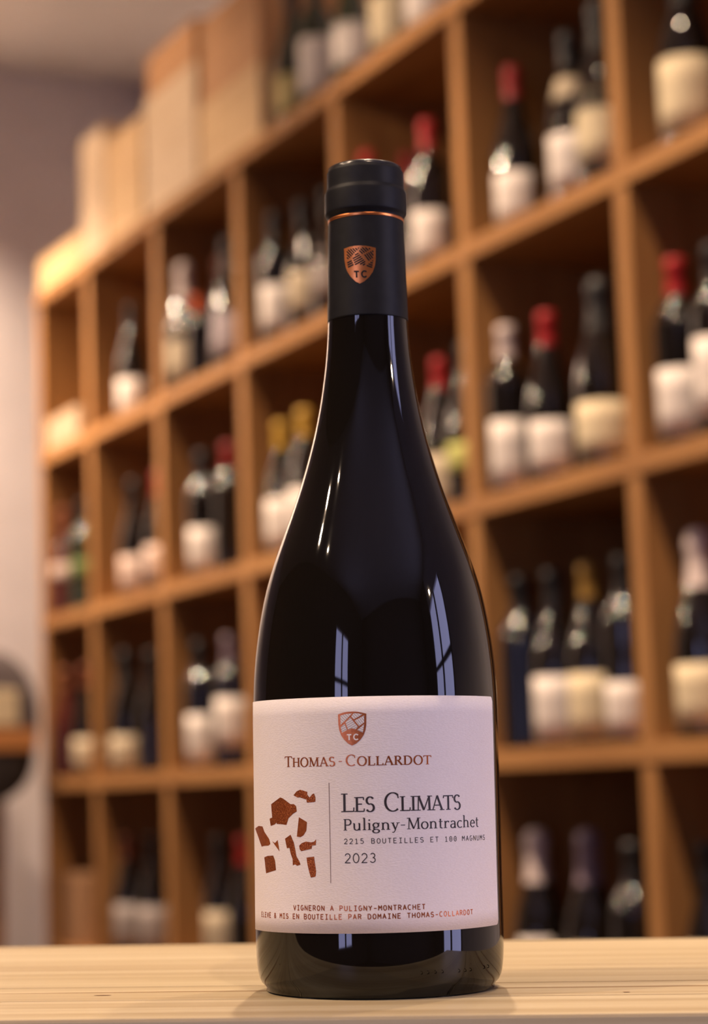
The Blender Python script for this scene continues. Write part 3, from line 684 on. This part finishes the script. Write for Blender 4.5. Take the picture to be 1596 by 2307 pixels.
RB(1, 6, 1552, .06, 'dark bottle with broad cream label', 'cream', 'black', 'champagne', zr_=(.02, .135), face=-14, half=80)
# second row
RB(2, 0, 140, .08, 'reddish bottle with pink label', 'pink', 'brown', glass='glass_brown', zr_=(.10, .14), face=-5)
RB(2, 0, 190, .05, 'dark green bottle with green shoulder band', 'green', 'black', glass='glass_green', zr_=(.095, .135), tn='bordeaux', face=-10, half=50)
RB(2, 1, 305, .05, 'dark bottle with pink label', 'pink', 'black', zr_=(.015, .10), face=-12, half=62)
RB(2, 1, 362, .06, 'dark bottle with pink label and red capsule', 'pink', 'dred', zr_=(.03, .11), face=-12, half=62)
RB(2, 2, 460, .05, 'dark bottle with tall white label', 'white', 'black', 'bordeaux', zr_=(.015, .115), face=-12, half=58)
RB(2, 2, 520, .06, 'plain dark bottle with dark red capsule', None, 'dred', 'bordeaux')
RB(2, 3, 640, .062, 'bottle with white label and yellow capsule', 'white', 'yellow', zr_=(.02, .125), face=-14, half=62)
RB(2, 3, 692, .046, 'dark bottle with yellow capsule, right one of the pair', 'white', 'yellow', zr_=(.02, .125), face=-14, half=62)
RB(2, 4, 1000, .07, 'bottle with beige label and red capsule', 'beige', 'red', zr_=(.012, .11), face=-14, half=70)
RB(2, 4, 1058, .05, 'bottle with lime label against the upright', 'lime', 'black', zr_=(.06, .11), face=-14, half=62)
RB(2, 5, 1150, .07, 'bottle with tall white label and white capsule', 'white', 'white', 'bordeaux', zr_=(.012, .125), face=-10, half=50)
RB(2, 5, 1243, .06, 'bottle with square white label and red capsule', 'white', 'red', zr_=(.02, .105), face=-4, half=58)
RB(2, 5, 1362, .05, 'bottle with broad cream label and dark capsule', 'cream', 'black', 'champagne', zr_=(.02, .105), face=-8, half=80)
RB(2, 6, 1536, .06, 'bottle with cream white label and red capsule', 'white', 'red', 'bordeaux', zr_=(.02, .12), face=-10, half=62)
RB(2, 6, 1622, .06, 'dark bottle with white label at the right edge', 'white', 'black', 'bordeaux', zr_=(.03, .15), face=-12, half=62)
# third row
RB(3, 0, 150, .08, 'dim brown bottle without label', None, 'brown', glass='glass_brown')
RB(3, 0, 198, .05, 'bottle with dull beige label', 'beige', 'brown', zr_=(.015, .10), face=-10, half=70)
RB(3, 1, 288, .05, 'stout dark bottle with broad beige label', 'beige', 'black', 'champagne', zr_=(.01, .095), face=-8, half=80)
RB(3, 1, 345, .046, 'plain dark bottle right of the beige label', None, 'black')
RB(3, 2, 455, .05, 'dark bottle with tall white label', 'white', 'black', 'bordeaux', zr_=(.012, .125), face=-10, half=55)
RB(3, 2, 522, .05, 'navy bottle with white label and purple capsule', 'white', 'purple', 'bordeaux', glass='glass_navy', zr_=(.045, .155), face=-5, half=62)
RB(3, 5, 1182, .06, 'plain navy bottle, leftmost of four', None, 'black', 'bordeaux', glass='glass_navy')
RB(3, 5, 1257, .055, 'bottle with tall white label, second of four', 'white', 'black', zr_=(.012, .117), face=-4, half=72)
RB(3, 5, 1338, .06, 'bottle with cream label and yellow capsule', 'cream', 'shaded_yellow', zr_=(.015, .115), face=-4, half=72)  # capsule yellow darkened to stand for shade high in the cell
RB(3, 5, 1418, .055, 'bottle with white label, rightmost of four', 'white', 'black', 'bordeaux', zr_=(.015, .095), face=-4, half=72)
RB(3, 6, 1590, .06, 'bottle with cream label at the right edge', 'cream', 'white', 'champagne', zr_=(.02, .11), face=-10, half=72)
# bottom row
RB(4, 1, 292, .06, 'dark bottle with grey label and reddish capsule', 'grey', 'brown', zr_=(.02, .125), face=-8, half=62)
RB(4, 1, 348, .06, 'dark bottle with grey label and black capsule', 'grey', 'black', zr_=(.02, .125), face=-8, half=62)
RB(4, 2, 500, .05, 'dark bottle with greyish beige label', 'beige', 'black', zr_=(.02, .13), face=-8, half=62)
RB(4, 2, 556, .05, 'dark bottle with red capsule', None, 'red')
RB(4, 5, 1220, .07, 'dark bottle with white label and white capsule', 'white', 'white', 'champagne', zr_=(.085, .135), face=-12, half=40)
RB(4, 5, 1338, .07, 'dark bottle with beige label and purple capsule', 'beige', 'purple', 'champagne', zr_=(.08, .13), face=-22, half=24)
RB(4, 5, 1440, .04, 'dark bottle with tan label against the upright', 'tanl', 'black', 'bordeaux', zr_=(.08, .125), face=5, half=40)
RB(4, 6, 1610, .06, 'dark bottle with beige label at the right edge', 'beige', 'black', zr_=(.09, .15), face=-12, half=62)

# ---------------------------------------------------------------- wooden cases on top of the rack
def case(px0, px1, z0, z1, m, name, label, depth=0.31, y0=0.01, parts=True, label_m=None):
    t0_ = solve_t(px0, y0, z0); t1_ = solve_t(px1, y0, z0); w = t1_ - t0_
    root = thing(name, label, 'box', RM @ Matrix.Translation((t0_, y0, z0 + 0.0004)), 'wooden cases on the rack')
    h = z1 - z0; e = 0.012
    box('front_board', 0.001, w - .001, 0, e, 0, h, m, root, 0.0012)
    box('back_board', 0.001, w - .001, depth - e, depth, 0, h, m, root, 0.0012)
    box('end_board', 0.001, e, e, depth - e, 0, h, m, root, 0.001); box('end_board', w - e, w - .001, e, depth - e, 0, h, m, root, 0.001)
    box('lid', e, w - e, e, depth - e, h - .010, h - .001, m, root, 0.001)
    box('base', e, w - e, e, depth - e, 0.001, .010, m, root, 0.001)
    if label_m: box('label', w * .25, w * .75, -0.0012, 0.0, h * .25, h * .75, label_m, root)
    return root
case(87, 184, TH, TH + 0.10, 'crate', 'wooden_case', 'low pine case at the far left end of the rack top')
case(186, 238, TH, TH + 0.335, 'crate_pale', 'wooden_bottle_box', 'tall narrow pale wooden bottle box standing on the rack top', depth=0.10)
case(242, 322, TH, TH + 0.275, 'crate', 'wooden_case', 'bright pine case right next to the tall narrow box')
case(328, 446, TH, TH + 0.295, 'crate_pale', 'wooden_case', 'pale wooden case under the orange case')
case(452, 588, TH, TH + 0.172, 'crate', 'wooden_case', 'brown pine case on the rack, beside the yellow label bottle')
case(332, 440, TH + 0.2955, TH + 0.40, 'crate_dark', 'wooden_case', 'orange wooden case lying on the pale wooden case')
case(456, 586, TH + 0.172, TH + 0.37, 'crate_dark', 'wooden_case', 'upper wooden case nearest the standing bottles')

# cartons in the leftmost column
def carton(row, px0, px1, y0, h, m, label, depth=0.2):
    zf = -HS[row] + TH; t0_ = solve_t(px0, y0, zf); t1_ = solve_t(px1, y0, zf); w = t1_ - t0_
    root = thing('cardboard_box', label, 'box', RM @ Matrix.Translation((t0_, y0, zf + 0.0004)))
    box('body', 0, w, 0, depth, 0, h, m, root, 0.002)
    box('flap', 0.001, w - .001, 0.001, depth / 2 - .001, h, h + .004, m, root); box('flap', 0.001, w - .001, depth / 2 + .001, depth - .001, h, h + .004, m, root)
carton(1, 98, 176, 0.012, 0.085, 'carton_pale', 'low pale carton in the top cell nearest the left wall')
carton(4, 122, 196, 0.03, 0.19, 'carton', 'brown carton in the bottom cell nearest the left wall', 0.25)

# ---------------------------------------------------------------- bag on a wooden stand, far left
def wall_pt(px, py, xr):      # pixel -> point on the vertical plane room-x = xr
    v = ray(px, py); Q = ROOM.inverted() @ CAM; d = ROOM.inverted().to_3x3() @ v
    k = (xr - Q.x) / d.x; return Q + d * k
bp = wall_pt(-35, 1640, 0.18)
BMx = ROOM @ Matrix.Translation((bp.x, bp.y, bp.z))
# bag axes: seen from +x of the room, width along y
bag = thing('shoulder_bag', 'dark grey rounded bag with cream patch and tan band at the left edge', 'bag', BMx)
def superell(name, hy, z0, z1, hx, m, topr, botr, parent):
    V = []; Fc = []; n = 20; rows = 16
    for j in range(rows + 1):
        s = j / rows; z = z0 + (z1 - z0) * s
        f = 1.0
        if s > 1 - topr: f = math.sqrt(max(0.0, 1 - ((s - (1 - topr)) / topr) ** 2))
        elif s < botr: f = math.sqrt(max(0.0, 1 - ((botr - s) / botr) ** 2))
        f = max(f, 0.02)
        for i in range(n):
            a = 2 * math.pi * i / n; c, sn = math.cos(a), math.sin(a)
            V.append((hx * (0.5 + 0.5 * f) * math.copysign(abs(c) ** .7, c), hy * f * math.copysign(abs(sn) ** .7, sn), z))
    for j in range(rows):
        for i in range(n): Fc.append((j * n + i, j * n + (i + 1) % n, (j + 1) * n + (i + 1) % n, (j + 1) * n + i))
    Fc.append(tuple(range(n - 1, -1, -1))); Fc.append(tuple(rows * n + i for i in range(n)))
    return mesh_obj(name, V, Fc, m, parent, True)
superell('bag_body', 0.150, -0.045, 0.215, 0.05, 'bag', .75, .08, bag)
superell('bag_base', 0.138, -0.205, -0.043, 0.05, 'bag_low', .05, .8, bag)
box('band', 0.046, 0.058, -0.15, 0.128, -0.062, -0.004, 'tan', bag, 0.003)
box('patch', 0.046, 0.056, -0.12, 0.078, 0.005, 0.10, 'cream_patch', bag, 0.003)
post_y = wall_pt(-12, 1950, 0.05).y
stand = thing('wooden_stand', 'slim brown wooden post behind the grey bag at the left edge', 'stand', ROOM @ Matrix.Translation((0.06, post_y, 0)))
box('post', -0.02, 0.02, -0.02, 0.02, 0.02, bp.z + 0.12, 'rack_v', stand, 0.003)
box('foot', -0.09, 0.12, -0.025, 0.025, 0, 0.02, 'rack_h', stand, 0.002)
box('hook', 0.02, 0.09, -0.006, 0.006, bp.z + 0.09, bp.z + 0.102, 'frame', stand, 0.002)
